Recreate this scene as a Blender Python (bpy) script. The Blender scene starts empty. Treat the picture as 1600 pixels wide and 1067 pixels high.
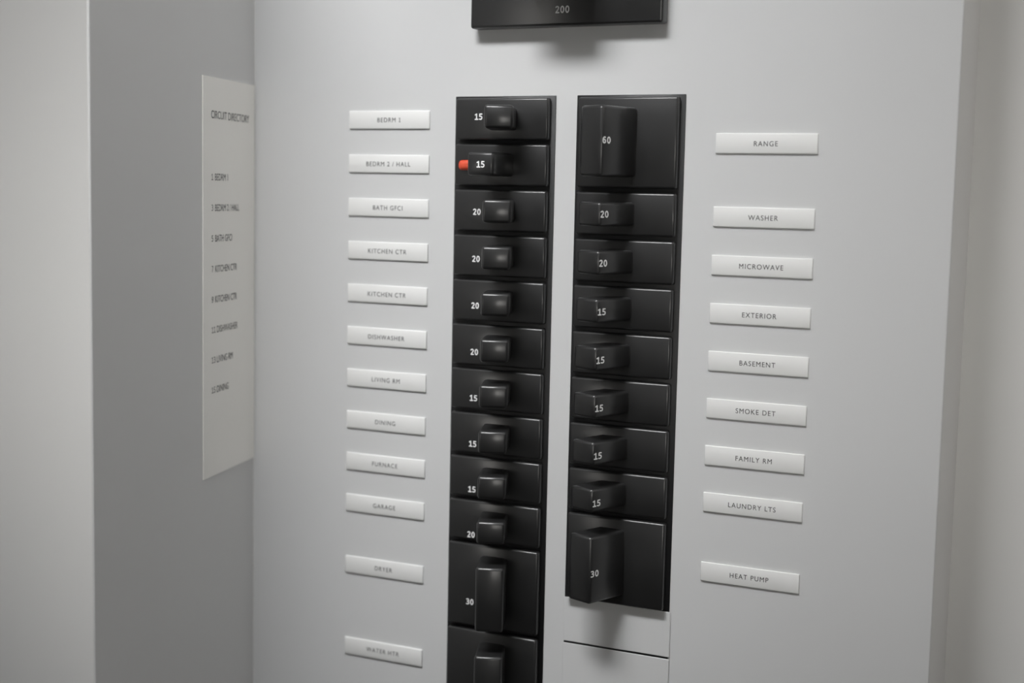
import bpy, bmesh, math, random
from mathutils import Vector, Matrix

# ---------------------------------------------------------------- units
# The panel is laid out in "poles": one breaker pitch (25.4 mm).  X runs along
# the panel, Y into the wall, Z up; Z = 0 is the first breaker's centre line.
P = 0.0254
Z0 = 1.55
def W(x, y, z):
    return Vector((x * P, y * P, Z0 + z * P))

sc = bpy.context.scene
C = sc.collection

# ---------------------------------------------------------------- camera
cam_d = bpy.data.cameras.new('camera')
cam = bpy.data.objects.new('camera', cam_d)
C.objects.link(cam)
RIGHT = Vector((0.903935, 0.427166, 0.020754))
DOWN = Vector((0.063081, -0.085177, -0.994367))
FWD = Vector((-0.422992, 0.900153, -0.103940))
rot = Matrix((RIGHT, -DOWN, -FWD)).transposed()
cam.matrix_world = Matrix.Translation(W(9.6429, -28.4773, -1.6004)) @ rot.to_4x4()
cam_d.sensor_width = 36.0
cam_d.sensor_fit = 'HORIZONTAL'
cam_d.lens = 50.0
cam_d.clip_start = 0.01
cam_d.dof.use_dof = True
cam_d.dof.focus_distance = 30.3 * P
cam_d.dof.aperture_fstop = 4.2
sc.camera = cam

# ---------------------------------------------------------------- world, lamp, exposure
world = bpy.data.worlds.new('world')
sc.world = world
world.use_nodes = True
bg = world.node_tree.nodes['Background']
bg.inputs['Color'].default_value = (1.0, 0.97, 0.925, 1)
_nt = world.node_tree                       # a dim room: brighter ceiling, dark floor
_tc = _nt.nodes.new('ShaderNodeTexCoord'); _sp = _nt.nodes.new('ShaderNodeSeparateXYZ')
_mr = _nt.nodes.new('ShaderNodeMapRange')
_mr.inputs['From Min'].default_value = -0.4; _mr.inputs['From Max'].default_value = 0.6
_mr.inputs['To Min'].default_value = 0.01; _mr.inputs['To Max'].default_value = 0.04
_nt.links.new(_tc.outputs['Generated'], _sp.inputs[0])
_nt.links.new(_sp.outputs['Z'], _mr.inputs['Value'])
_nt.links.new(_mr.outputs['Result'], bg.inputs['Strength'])

def lamp(name, loc, target, sx, sy, watts, color, spread=180):
    d = bpy.data.lights.new(name, 'AREA')
    d.shape = 'RECTANGLE'; d.size = sx * P; d.size_y = sy * P
    d.energy = watts; d.color = color; d.spread = math.radians(spread)
    o = bpy.data.objects.new(name, d); C.objects.link(o)
    v = W(*target) - W(*loc)
    o.matrix_world = Matrix.Translation(W(*loc)) @ v.to_track_quat('-Z', 'Y').to_matrix().to_4x4()
    return o
KEY = (0.99, 0.995, 1.0); FILL = (1.0, 0.97, 0.92)
lamp('work_lamp', (-6.0, -22, 24), (-2, 0, -4), 16.5, 5, 3.45, KEY)
lamp('pool_fill', (-6.0, -22.1, 24.1), (-8, 0, -9), 16.5, 5, 0.55, KEY, 50)  # added narrow light at the same spot, evens out the panel's brightness
lamp('side_fill', (35, -14, 26), (0, -4, -3), 20, 20, 2.0, FILL)  # added unseen fill from the side, brightens door, card and box side
lamp('front_fill', (18, -40, -4), (4, 0, -4), 14, 8, 0.12, FILL, 40)  # unseen front light behind the handle highlights, also lifts the cover's middle
lamp('front_fill', (-30, -40, -4), (-18, 0, -4), 14, 8, 0.15, FILL, 40)  # added fill without a real source, lifts the wall beyond the door

vs = sc.view_settings
vs.view_transform = 'Standard'; vs.look = 'None'; vs.gamma = 1.0
vs.use_curve_mapping = False
vs.exposure = 0.0

# ---------------------------------------------------------------- materials
def mat(name, col, rough=0.5, rough_var=0.0, col_var=0.0, scale=40, bump=0.0, bump_scale=900, spec=0.5):
    m = bpy.data.materials.new(name); m.use_nodes = True
    nt = m.node_tree; b = nt.nodes['Principled BSDF']
    b.inputs['Base Color'].default_value = (*col, 1)
    b.inputs['Roughness'].default_value = rough
    b.inputs['Specular IOR Level'].default_value = spec
    tc = nt.nodes.new('ShaderNodeTexCoord')
    if rough_var or col_var:
        n = nt.nodes.new('ShaderNodeTexNoise')
        n.inputs['Scale'].default_value = scale; n.inputs['Detail'].default_value = 4
        nt.links.new(tc.outputs['Object'], n.inputs['Vector'])
        if rough_var:
            r = nt.nodes.new('ShaderNodeMapRange')
            r.inputs['From Min'].default_value = 0.25; r.inputs['From Max'].default_value = 0.75
            r.inputs['To Min'].default_value = rough - rough_var; r.inputs['To Max'].default_value = rough + rough_var
            nt.links.new(n.outputs['Fac'], r.inputs['Value'])
            nt.links.new(r.outputs['Result'], b.inputs['Roughness'])
        if col_var:
            mx = nt.nodes.new('ShaderNodeMix'); mx.data_type = 'RGBA'
            mx.inputs['A'].default_value = (*[c * (1 - col_var) for c in col], 1)
            mx.inputs['B'].default_value = (*[min(1, c * (1 + col_var)) for c in col], 1)
            nt.links.new(n.outputs['Fac'], mx.inputs['Factor'])
            nt.links.new(mx.outputs['Result'], b.inputs['Base Color'])
    if bump:
        n2 = nt.nodes.new('ShaderNodeTexNoise')
        n2.inputs['Scale'].default_value = bump_scale; n2.inputs['Detail'].default_value = 3
        nt.links.new(tc.outputs['Object'], n2.inputs['Vector'])
        bp = nt.nodes.new('ShaderNodeBump'); bp.inputs['Strength'].default_value = bump
        bp.inputs['Distance'].default_value = 0.0002
        nt.links.new(n2.outputs['Fac'], bp.inputs['Height'])
        nt.links.new(bp.outputs['Normal'], b.inputs['Normal'])
    return m

M_PAINT = mat('grey_enamel', (0.675, 0.678, 0.68), 0.5, 0.05, 0.01, 25)
M_BOX = mat('grey_enamel_box', (0.80, 0.795, 0.785), 0.55, 0.05, 0.01, 25)
M_DOOR = mat('grey_enamel_door', (0.69, 0.69, 0.685), 0.5, 0.05, 0.01, 25)
M_WALL = mat('painted_wall', (0.82, 0.815, 0.80), 0.85, 0.0, 0.015, 12, 0.15, 400)
M_FLOOR = mat('concrete_floor', (0.10, 0.097, 0.093), 0.8, 0.05, 0.15, 6)
M_BLACK = mat('black_moulded_plastic', (0.011, 0.011, 0.0113), 0.47, 0.05, 0.1, 90, 0.04, 1500, 0.55)
_b = M_BLACK.node_tree.nodes['Principled BSDF']
_b.inputs['Coat Weight'].default_value = 0.6; _b.inputs['Coat Roughness'].default_value = 0.21
M_BACK = mat('black_insulator', (0.010, 0.010, 0.011), 0.5, 0.05, 0.0, 60)
M_LABEL = mat('white_label_plastic', (0.85, 0.85, 0.838), 0.45, 0.04, 0.0, 60)
M_CARD = mat('ivory_card', (0.97, 0.955, 0.915), 0.8, 0.03, 0.015, 60)
M_INK = mat('black_ink', (0.02, 0.02, 0.02), 0.7)
M_PRINT = mat('white_print', (0.9, 0.9, 0.9), 0.6)
M_RED = mat('red_plastic', (0.72, 0.09, 0.04), 0.4)

# ---------------------------------------------------------------- mesh helpers
def finish(bm, name, m, parent=None, smooth=True, loc=None, mtx=None):
    me = bpy.data.meshes.new(name)
    bmesh.ops.recalc_face_normals(bm, faces=bm.faces[:])
    bm.to_mesh(me); bm.free()
    for f in me.polygons: f.use_smooth = smooth
    me.materials.append(m)
    return link(me, name, parent, mtx)

def link(me, name, parent=None, mtx=None):
    o = bpy.data.objects.new(name, me); C.objects.link(o)
    if mtx is not None: o.matrix_basis = mtx
    if parent is not None: o.parent = parent
    return o

def box_bm(x0, x1, y0, y1, z0, z1, bevel=0.0, seg=2):
    """a box in poles, bevelled, as a bmesh in metres"""
    bm = bmesh.new()
    bmesh.ops.create_cube(bm, size=1.0)
    for v in bm.verts:
        v.co = Vector(((x0 if v.co.x < 0 else x1) * P, (y0 if v.co.y < 0 else y1) * P, (z0 if v.co.z < 0 else z1) * P))
    if bevel:
        bmesh.ops.bevel(bm, geom=bm.edges[:], offset=bevel * P, segments=seg, profile=0.5, affect='EDGES')
    return bm

def flat_box(o):
    for f in o.data.polygons: f.use_smooth = False
    return o

def text_mesh(txt, cap, space=1.0, sx=1.0, bold=0.0, name='lettering', align='CENTER'):
    """lettering in the XZ plane, facing -Y, centred on its origin"""
    cu = bpy.data.curves.new(name, 'FONT')
    cu.body = txt; cu.align_x = align; cu.align_y = 'BOTTOM_BASELINE'
    cu.size = 1.0; cu.space_character = space; cu.offset = bold
    cu.extrude = 0.004; cu.resolution_u = 6
    o = bpy.data.objects.new(name, cu); C.objects.link(o)
    dg = bpy.context.evaluated_depsgraph_get()
    me = bpy.data.meshes.new_from_object(o.evaluated_get(dg))
    bpy.data.objects.remove(o); bpy.data.curves.remove(cu)
    ys = [v.co.y for v in me.vertices]; xs = [v.co.x for v in me.vertices]
    lo, hi = min(ys), max(ys)
    k = cap * P / CAP
    cx = (min(xs) + max(xs)) / 2 if align == 'CENTER' else min(xs)
    for v in me.vertices:
        x, y, z = v.co
        v.co = Vector(((x - cx) * k * sx, -z * k, (y - CAP / 2) * k))
    return me

def _cap_height():
    cu = bpy.data.curves.new('probe', 'FONT'); cu.body = 'H'; cu.size = 1.0
    o = bpy.data.objects.new('probe', cu); C.objects.link(o)
    dg = bpy.context.evaluated_depsgraph_get()
    me = bpy.data.meshes.new_from_object(o.evaluated_get(dg))
    ys = [v.co.y for v in me.vertices]
    bpy.data.objects.remove(o); bpy.data.curves.remove(cu); bpy.data.meshes.remove(me)
    return max(ys) - min(ys)
CAP = _cap_height()

def _ellipse(cx, cy, rx, ry, n=20):
    return [(cx + rx * math.cos(2 * math.pi * k / n), cy + ry * math.sin(2 * math.pi * k / n)) for k in range(n + 1)]
DIGITS = {
    '0': [_ellipse(.31, .5, .22, .41)],
    '1': [[(.10, .77), (.34, .91)], [(.34, .91), (.34, .09)], [(.09, .09), (.57, .09)]],
    '2': [[(.10, .80), (.20, .89), (.32, .91), (.45, .86), (.50, .72), (.45, .56), (.11, .09), (.54, .09)]],
    '3': [[(.10, .88), (.25, .91), (.42, .88), (.50, .74), (.43, .58), (.25, .53)], [(.25, .53), (.45, .48), (.53, .31), (.45, .14), (.27, .09), (.09, .12)]],
    '5': [[(.50, .91), (.15, .91), (.13, .55), (.30, .57), (.47, .50), (.53, .33), (.46, .15), (.28, .09), (.09, .13)]],
    '6': [[(.48, .88), (.33, .91), (.18, .80), (.10, .58), (.10, .33)], _ellipse(.31, .33, .21, .24)],
    '7': [[(.09, .91), (.53, .91), (.25, .09)]],
    '9': [[(.14, .12), (.29, .09), (.44, .20), (.52, .42), (.52, .67)], _ellipse(.31, .67, .21, .24)],
}
def digits_mesh(txt, cap, stroke, gap=0.13, name='amp_rating', align='CENTER'):
    """printed figures with a footed 1, in the XZ plane facing -Y"""
    bm = bmesh.new(); k = cap * P; adv = 0.62 + gap
    x0 = -(adv * len(txt) - gap) / 2 if align == 'CENTER' else 0.0
    lift = [0.0]
    def face(pts):                               # each stroke a hair above the last, so none coincide
        lift[0] += 2e-6
        if sum(a[0] * b[1] - b[0] * a[1] for a, b in zip(pts, pts[1:] + pts[:1])) < 0: pts = pts[::-1]
        bm.faces.new([bm.verts.new((x * k, -lift[0], (y - 0.5) * k)) for x, y in pts])
    for i, ch in enumerate(txt):
        ox = x0 + adv * i
        for line in DIGITS[ch]:
            for (ax, ay), (bx, by) in zip(line, line[1:]):
                dx, dy = bx - ax, by - ay; l = math.hypot(dx, dy); nx, ny = -dy / l * stroke / 2, dx / l * stroke / 2
                face([(ox + ax + nx, ay + ny), (ox + ax - nx, ay - ny), (ox + bx - nx, by - ny), (ox + bx + nx, by + ny)])
            for ax, ay in line:
                face([(ox + ax + stroke / 2 * math.cos(a * math.pi / 4 + math.pi / 8), ay + stroke / 2 * math.sin(a * math.pi / 4 + math.pi / 8)) for a in range(8)])
    me = bpy.data.meshes.new(name); bm.to_mesh(me); bm.free()
    return me

def tag(o, label, cat, group=None):
    o['label'] = label; o['category'] = cat
    if group: o['group'] = group
    return o

def thing(name, at, label, cat, group=None):
    o = bpy.data.objects.new(name, None); C.objects.link(o)
    o.location = at; o.empty_display_size = 0.01
    return tag(o, label, cat, group)

# ---------------------------------------------------------------- layout numbers (poles)
CL, CR = -4.036, -1.100          # breaker column centre lines
COVER = (-10.69, 5.57)           # cover left / right edge
COVER_Z = (-17.0, 9.0)
WALL_Y = 2.7                     # wall plane behind the box
Y_COVER = 0.04                   # cover face
Y_BACK = 0.02                    # black strip face
Y_BODY = -0.18                   # breaker face
HALF_W = 1.125                   # half width of a breaker body
GAP = 0.045                      # half gap between two breakers

# ---------------------------------------------------------------- the wall
bm = bmesh.new()
bmesh.ops.create_cube(bm, size=1.0)
for v in bm.verts:
    v.co = Vector((v.co.x * 3.6 - 0.1, WALL_Y * P + (0.12 if v.co.y > 0 else 0.0), 2.7 if v.co.z > 0 else 0.0))
wall = flat_box(finish(bm, 'wall_back', M_WALL)); wall['kind'] = 'structure'

fl = bmesh.new()
bmesh.ops.create_cube(fl, size=1.0)
for v in fl.verts:
    v.co = Vector((v.co.x * 3.6 - 0.1, WALL_Y * P if v.co.y > 0 else -2.4, 0.0 if v.co.z > 0 else -0.1))
floor = flat_box(finish(fl, 'floor', M_FLOOR)); floor['kind'] = 'structure'

# ---------------------------------------------------------------- the panel: box, cover, strips, door
panel = thing('electrical_panel', W(-2.56, WALL_Y, -4.0), 'grey metal breaker panel with its hinged door swung open', 'electrical panel')
PIN = Matrix.Translation(-panel.location)
def panel_part(bm, name, m, smooth=True):
    bmesh.ops.transform(bm, matrix=PIN @ Matrix.Translation((0, 0, Z0)), verts=bm.verts[:])
    return finish(bm, name, m, panel, smooth)
flat_box(panel_part(box_bm(COVER[0] + 0.04, COVER[1] - 0.04, Y_COVER + 0.1, WALL_Y, COVER_Z[0] + 0.04, COVER_Z[1] - 0.04), 'enclosure', M_BOX))
bmc = box_bm(COVER[0], COVER[1], Y_COVER, Y_COVER + 0.1, COVER_Z[0], COVER_Z[1])
flat_box(panel_part(bmc, 'cover', M_PAINT))
for cx, zb in ((CL, -13.52), (CR, -12.54)):
    panel_part(box_bm(cx - 1.222, cx + 1.222, Y_BACK, Y_COVER + 0.0, zb, 0.507, 0.008, 1), 'mounting_strip', M_BACK)
# door: hinged on the cover's edge, swung most of the way open
DOOR_A = math.radians(13.0)
DOOR_LEN, DOOR_T = 7.9, 0.035
bmd = box_bm(-DOOR_T, 0.0, -DOOR_LEN, -0.02, COVER_Z[0], COVER_Z[1])
hinge = Matrix.Translation((COVER[0] * P, Y_COVER * P, 0)) @ Matrix.Rotation(DOOR_A, 4, 'Z')
bmesh.ops.transform(bmd, matrix=hinge, verts=bmd.verts[:])
flat_box(panel_part(bmd, 'door', M_DOOR))

# ---------------------------------------------------------------- directory card on the door
card = thing('directory_card', Matrix.Translation((0, 0, Z0)) @ hinge @ Vector((0.0, -1.5 * P, -3.68 * P)), 'tall ivory card of circuit names stuck inside the open door', 'card')
card.rotation_euler = (0, 0, DOOR_A)
# slight bulge added so the card's upper, free-edge side catches more light
CY0, CY1, CZ, BELLY = -1.485, 1.435, 4.50, 0.015
def belly(y, z):
    u = (2 * y - CY0 - CY1) / (CY1 - CY0); w = z / CZ
    return BELLY * max(0.0, 1 - u * u) * max(0.0, 1 - w * w)
cb = bmesh.new(); NY, NZ = 14, 30
def _sheet(x_of):
    return [[cb.verts.new((x_of(CY0 + (CY1 - CY0) * i / NY, -CZ + 2 * CZ * j / NZ) * P, (CY0 + (CY1 - CY0) * i / NY) * P, (-CZ + 2 * CZ * j / NZ) * P))
             for j in range(NZ + 1)] for i in range(NY + 1)]
_f = _sheet(lambda y, z: 0.022 + belly(y, z)); _r = _sheet(lambda y, z: 0.002 + belly(y, z) * 0.98)
for i in range(NY):
    for j in range(NZ):
        cb.faces.new((_f[i][j], _f[i + 1][j], _f[i + 1][j + 1], _f[i][j + 1]))
        cb.faces.new((_r[i][j], _r[i][j + 1], _r[i + 1][j + 1], _r[i + 1][j]))
for j in range(NZ):
    cb.faces.new((_f[0][j], _f[0][j + 1], _r[0][j + 1], _r[0][j])); cb.faces.new((_f[NY][j + 1], _f[NY][j], _r[NY][j], _r[NY][j + 1]))
for i in range(NY):
    cb.faces.new((_f[i + 1][0], _f[i][0], _r[i][0], _r[i + 1][0])); cb.faces.new((_f[i][NZ], _f[i + 1][NZ], _r[i + 1][NZ], _r[i][NZ]))
sheet = finish(cb, 'sheet', M_CARD, card, True)
for p_ in sheet.data.polygons:
    p_.use_smooth = False
def on_card(me, y0, z0):
    """turn lettering to face +X, reading from the free edge to the hinge, and lay it on the card"""
    for v in me.vertices:
        x, y, z = v.co
        Y, Z = y0 * P + x, z0 * P + z
        v.co = Vector((0.0235 * P - y + belly(Y / P, Z / P) * P, Y, Z))
    me.materials.append(M_INK)
    return link(me, 'lettering', card)
def card_line(txt, z, cap, sx, y=0.0):
    return on_card(text_mesh(txt, cap, 1.0, sx, 0.0, 'lettering', 'LEFT'), -1.06 + y, z + 3.68)
def card_number(txt, z, cap):
    return on_card(digits_mesh(txt, cap, 0.12, 0.10, 'lettering', 'LEFT'), -1.06, z + 3.68)
card_line('CIRCUIT DIRECTORY', 0.0, 0.17, 0.90)
LINES = [('1', 'BEDRM 1'), ('3', 'BEDRM 2 / HALL'), ('5', 'BATH GFCI'), ('7', 'KITCHEN CTR'), ('9', 'KITCHEN CTR'), ('11', 'DISHWASHER'), ('13', 'LIVING RM'), ('15', 'DINING')]
for k, (n, t) in enumerate(LINES):
    z = -1.385 - 0.688 * k
    card_number(n, z, 0.15)
    card_line(t, z, 0.15, 0.86, 0.19 if len(n) == 1 else 0.28)

# ---------------------------------------------------------------- breakers
HW, HL, HA = 0.622, 0.989, math.radians(20.7)
BODY_SEG1 = False
def body_mesh(poles):
    h = poles / 2 - GAP
    bm = box_bm(-HALF_W, HALF_W, Y_BODY, Y_BACK, -h, h, 0.05, 1 if BODY_SEG1 else 2)
    me = bpy.data.meshes.new('body'); bm.to_mesh(me); bm.free()
    for f in me.polygons: f.use_smooth = True
    me.materials.append(M_BLACK); return me
def handle_mesh(poles):
    h = 0.25 if poles == 1 else 0.725
    bm = box_bm(-HW / 2, HW / 2, -HL, 0.12, -h, h, 0.065, 2)
    me = bpy.data.meshes.new('handle'); bm.to_mesh(me); bm.free()
    for f in me.polygons: f.use_smooth = True
    me.materials.append(M_BLACK); return me
BODY = {1: body_mesh(1), 2: body_mesh(2)}
HANDLE = {1: handle_mesh(1), 2: handle_mesh(2)}
_nums = {}
def number_mesh(t, cap=0.14):
    if (t, cap) not in _nums:
        me = digits_mesh(t, cap, 0.19); me.materials.append(M_PRINT); _nums[(t, cap)] = me
    return _nums[(t, cap)]

def breaker(side, z, poles, amps, state, label):
    cx = CL if side < 0 else CR
    t = thing('circuit_breaker', W(cx, Y_BACK, z), label, 'circuit breaker',
              'breakers in the column beside the ' + ('door' if side < 0 else 'cover edge'))
    base = Matrix.Translation((0, -Y_BACK * P, 0))
    b = link(BODY[poles], 'body', t, base)
    a, dx = (0.0, 0.0) if state == 'tripped' else ((HA, 0.043) if side < 0 else (-HA, -0.083))
    hm = Matrix.Translation((dx * P, (Y_BODY - Y_BACK) * P, 0)) @ Matrix.Rotation(a, 4, 'Z')
    h = link(HANDLE[poles], 'handle', t, hm)
    if state == 'tripped':
        link(number_mesh(amps), 'amp_rating', h, Matrix.Translation((0.02 * P, -(HL + 0.002) * P, -0.01 * P)))
        f = finish(box_bm(-0.20, 0.20, -0.10, 0.03, -0.112, 0.112, 0.085, 4), 'trip_flag', M_RED, t,
                   mtx=Matrix.Translation((-0.79 * P, (Y_BODY - Y_BACK) * P, -0.01 * P)))
        f['label'] = 'red flag beside the handle'
    elif side < 0:
        # printed on the case beside the handle
        link(number_mesh(amps), 'amp_rating', b, Matrix.Translation((-0.545 * P, (Y_BODY - 0.002) * P, (0.05 + 0.0425 * z) * P)))
    else:
        # printed on the flank of the handle
        m = Matrix.Translation(((HW / 2 + 0.002) * P, -(HL - 0.145) * P, (0.02 + 0.0095 * z) * P)) @ Matrix.Rotation(math.radians(90), 4, 'Z')
        link(number_mesh(amps, 0.145), 'amp_rating', h, m @ Matrix.Diagonal((1.22, 1, 1, 1)))
    return t

LEFT = [(0, 1, '15', 'BEDRM 1'), (1, 1, '15', 'BEDRM 2 / HALL'), (2, 1, '20', 'BATH GFCI'), (3, 1, '20', 'KITCHEN CTR'), (4, 1, '20', 'KITCHEN CTR'),
        (5, 1, '20', 'DISHWASHER'), (6, 1, '15', 'LIVING RM'), (7, 1, '15', 'DINING'), (8, 1, '15', 'FURNACE'), (9, 1, '20', 'GARAGE'),
        (10.5, 2, '30', 'DRYER'), (12.5, 2, '30', 'WATER HTR')]
RIGHT_ = [(0.5, 2, '60', 'RANGE'), (2, 1, '20', 'WASHER'), (3, 1, '20', 'MICROWAVE'), (4, 1, '15', 'EXTERIOR'), (5, 1, '15', 'BASEMENT'),
          (6, 1, '15', 'SMOKE DET'), (7, 1, '15', 'FAMILY RM'), (8, 1, '15', 'LAUNDRY LTS'), (9.5, 2, '30', 'HEAT PUMP')]
plate_bm = box_bm(-1.0566, 1.0566, 0.0, Y_COVER, -0.204, 0.204, 0.012, 2)
PLATE = bpy.data.meshes.new('plate'); plate_bm.to_mesh(PLATE); plate_bm.free()
for f in PLATE.polygons: f.use_smooth = True
PLATE.materials.append(M_LABEL)

def name_plate(x, z, txt, label, group):
    o = link(PLATE, 'circuit_label')
    o.location = W(x, 0, z)
    tag(o, label, 'label', group)
    me = text_mesh(txt, 0.1, 1.2, 0.94, 0.0)
    if txt.endswith(' 1'):                       # the 1 stands on a foot
        x = max(v.co.x for v in me.vertices); bm = bmesh.new(); bm.from_mesh(me)
        bm.faces.new([bm.verts.new((x + a * 0.098 * P, 0.0, b * 0.098 * P)) for a, b in ((-.30, -.5), (.16, -.5), (.16, -.39), (-.30, -.39))])
        bm.faces.new([bm.verts.new((x + a * 0.098 * P, 0.0, b * 0.098 * P)) for a, b in ((-.32, .27), (-.32, .37), (-.02, .5), (-.02, .40))])
        bm.to_mesh(me); bm.free()
    me.materials.append(M_INK)
    link(me, 'lettering', o, Matrix.Translation((0, -0.003 * P, -0.005 * P)))
    return o

for side, rows, lx in ((-1, LEFT, -6.967), (1, RIGHT_, 1.851)):
    n_k = 0
    for z, poles, amps, name in rows:
        which = name
        pre = ''
        if name == 'KITCHEN CTR':
            pre = 'upper ' if n_k == 0 else 'lower '; n_k += 1
        kind = 'double-pole' if poles == 2 else 'single-pole'
        if name == 'BEDRM 2 / HALL':
            breaker(side, -z, poles, amps, 'tripped', 'black breaker with a red flag and mid-position handle, level with BEDRM 2 / HALL')
        else:
            breaker(side, -z, poles, amps, 'on', f'black {kind} {amps} amp breaker level with the {pre}{name} label')
        gl = 'white circuit labels between the door and the breakers' if side < 0 else 'white circuit labels between the breakers and the cover edge'
        if pre:
            name_plate(lx, -z, name, f'{pre.strip()} of the two white labels reading {name}', gl)
        else:
            name_plate(lx, -z, name, f'small white label plate reading {name} on the grey cover', gl)

# ---------------------------------------------------------------- blank filler plates under the shorter column
for k, lab in ((0, 'blank grey filler plate directly under the HEAT PUMP breaker'), (1, 'second blank grey filler plate, below the black slit')):
    zt = -10.5 - 1.0 * k - (0.0 if k == 0 else 0.042)
    zb = -11.498 - 1.0 * k
    o = finish(box_bm(-1.2435, 1.2435, 0.004, Y_BACK, (zb - zt) / 2, (zt - zb) / 2, 0.01, 1), 'filler_plate', M_PAINT, smooth=False)
    o.location = W(CR + 0.012, 0, (zt + zb) / 2)
    tag(o, lab, 'filler plate', 'blank filler plates')

# ---------------------------------------------------------------- main breaker
mb = thing('main_breaker', W(-2.551, Y_COVER, 4.2), 'wide black main breaker marked 200 above both breaker columns', 'circuit breaker')
finish(box_bm(-2.216, 2.216, -0.34, 0.0, -2.255, 2.255, 0.06, 3), 'body', M_BLACK, mb)
finish(box_bm(-0.68, 0.74, -1.32, -0.25, -1.70, 0.6, 0.08, 3), 'handle', M_BLACK, mb)
me = digits_mesh('200', 0.155, 0.19); me.materials.append(M_PRINT)
link(me, 'amp_rating', mb, Matrix.Translation((-0.03 * P, -0.342 * P, (2.285 - 4.2) * P)))
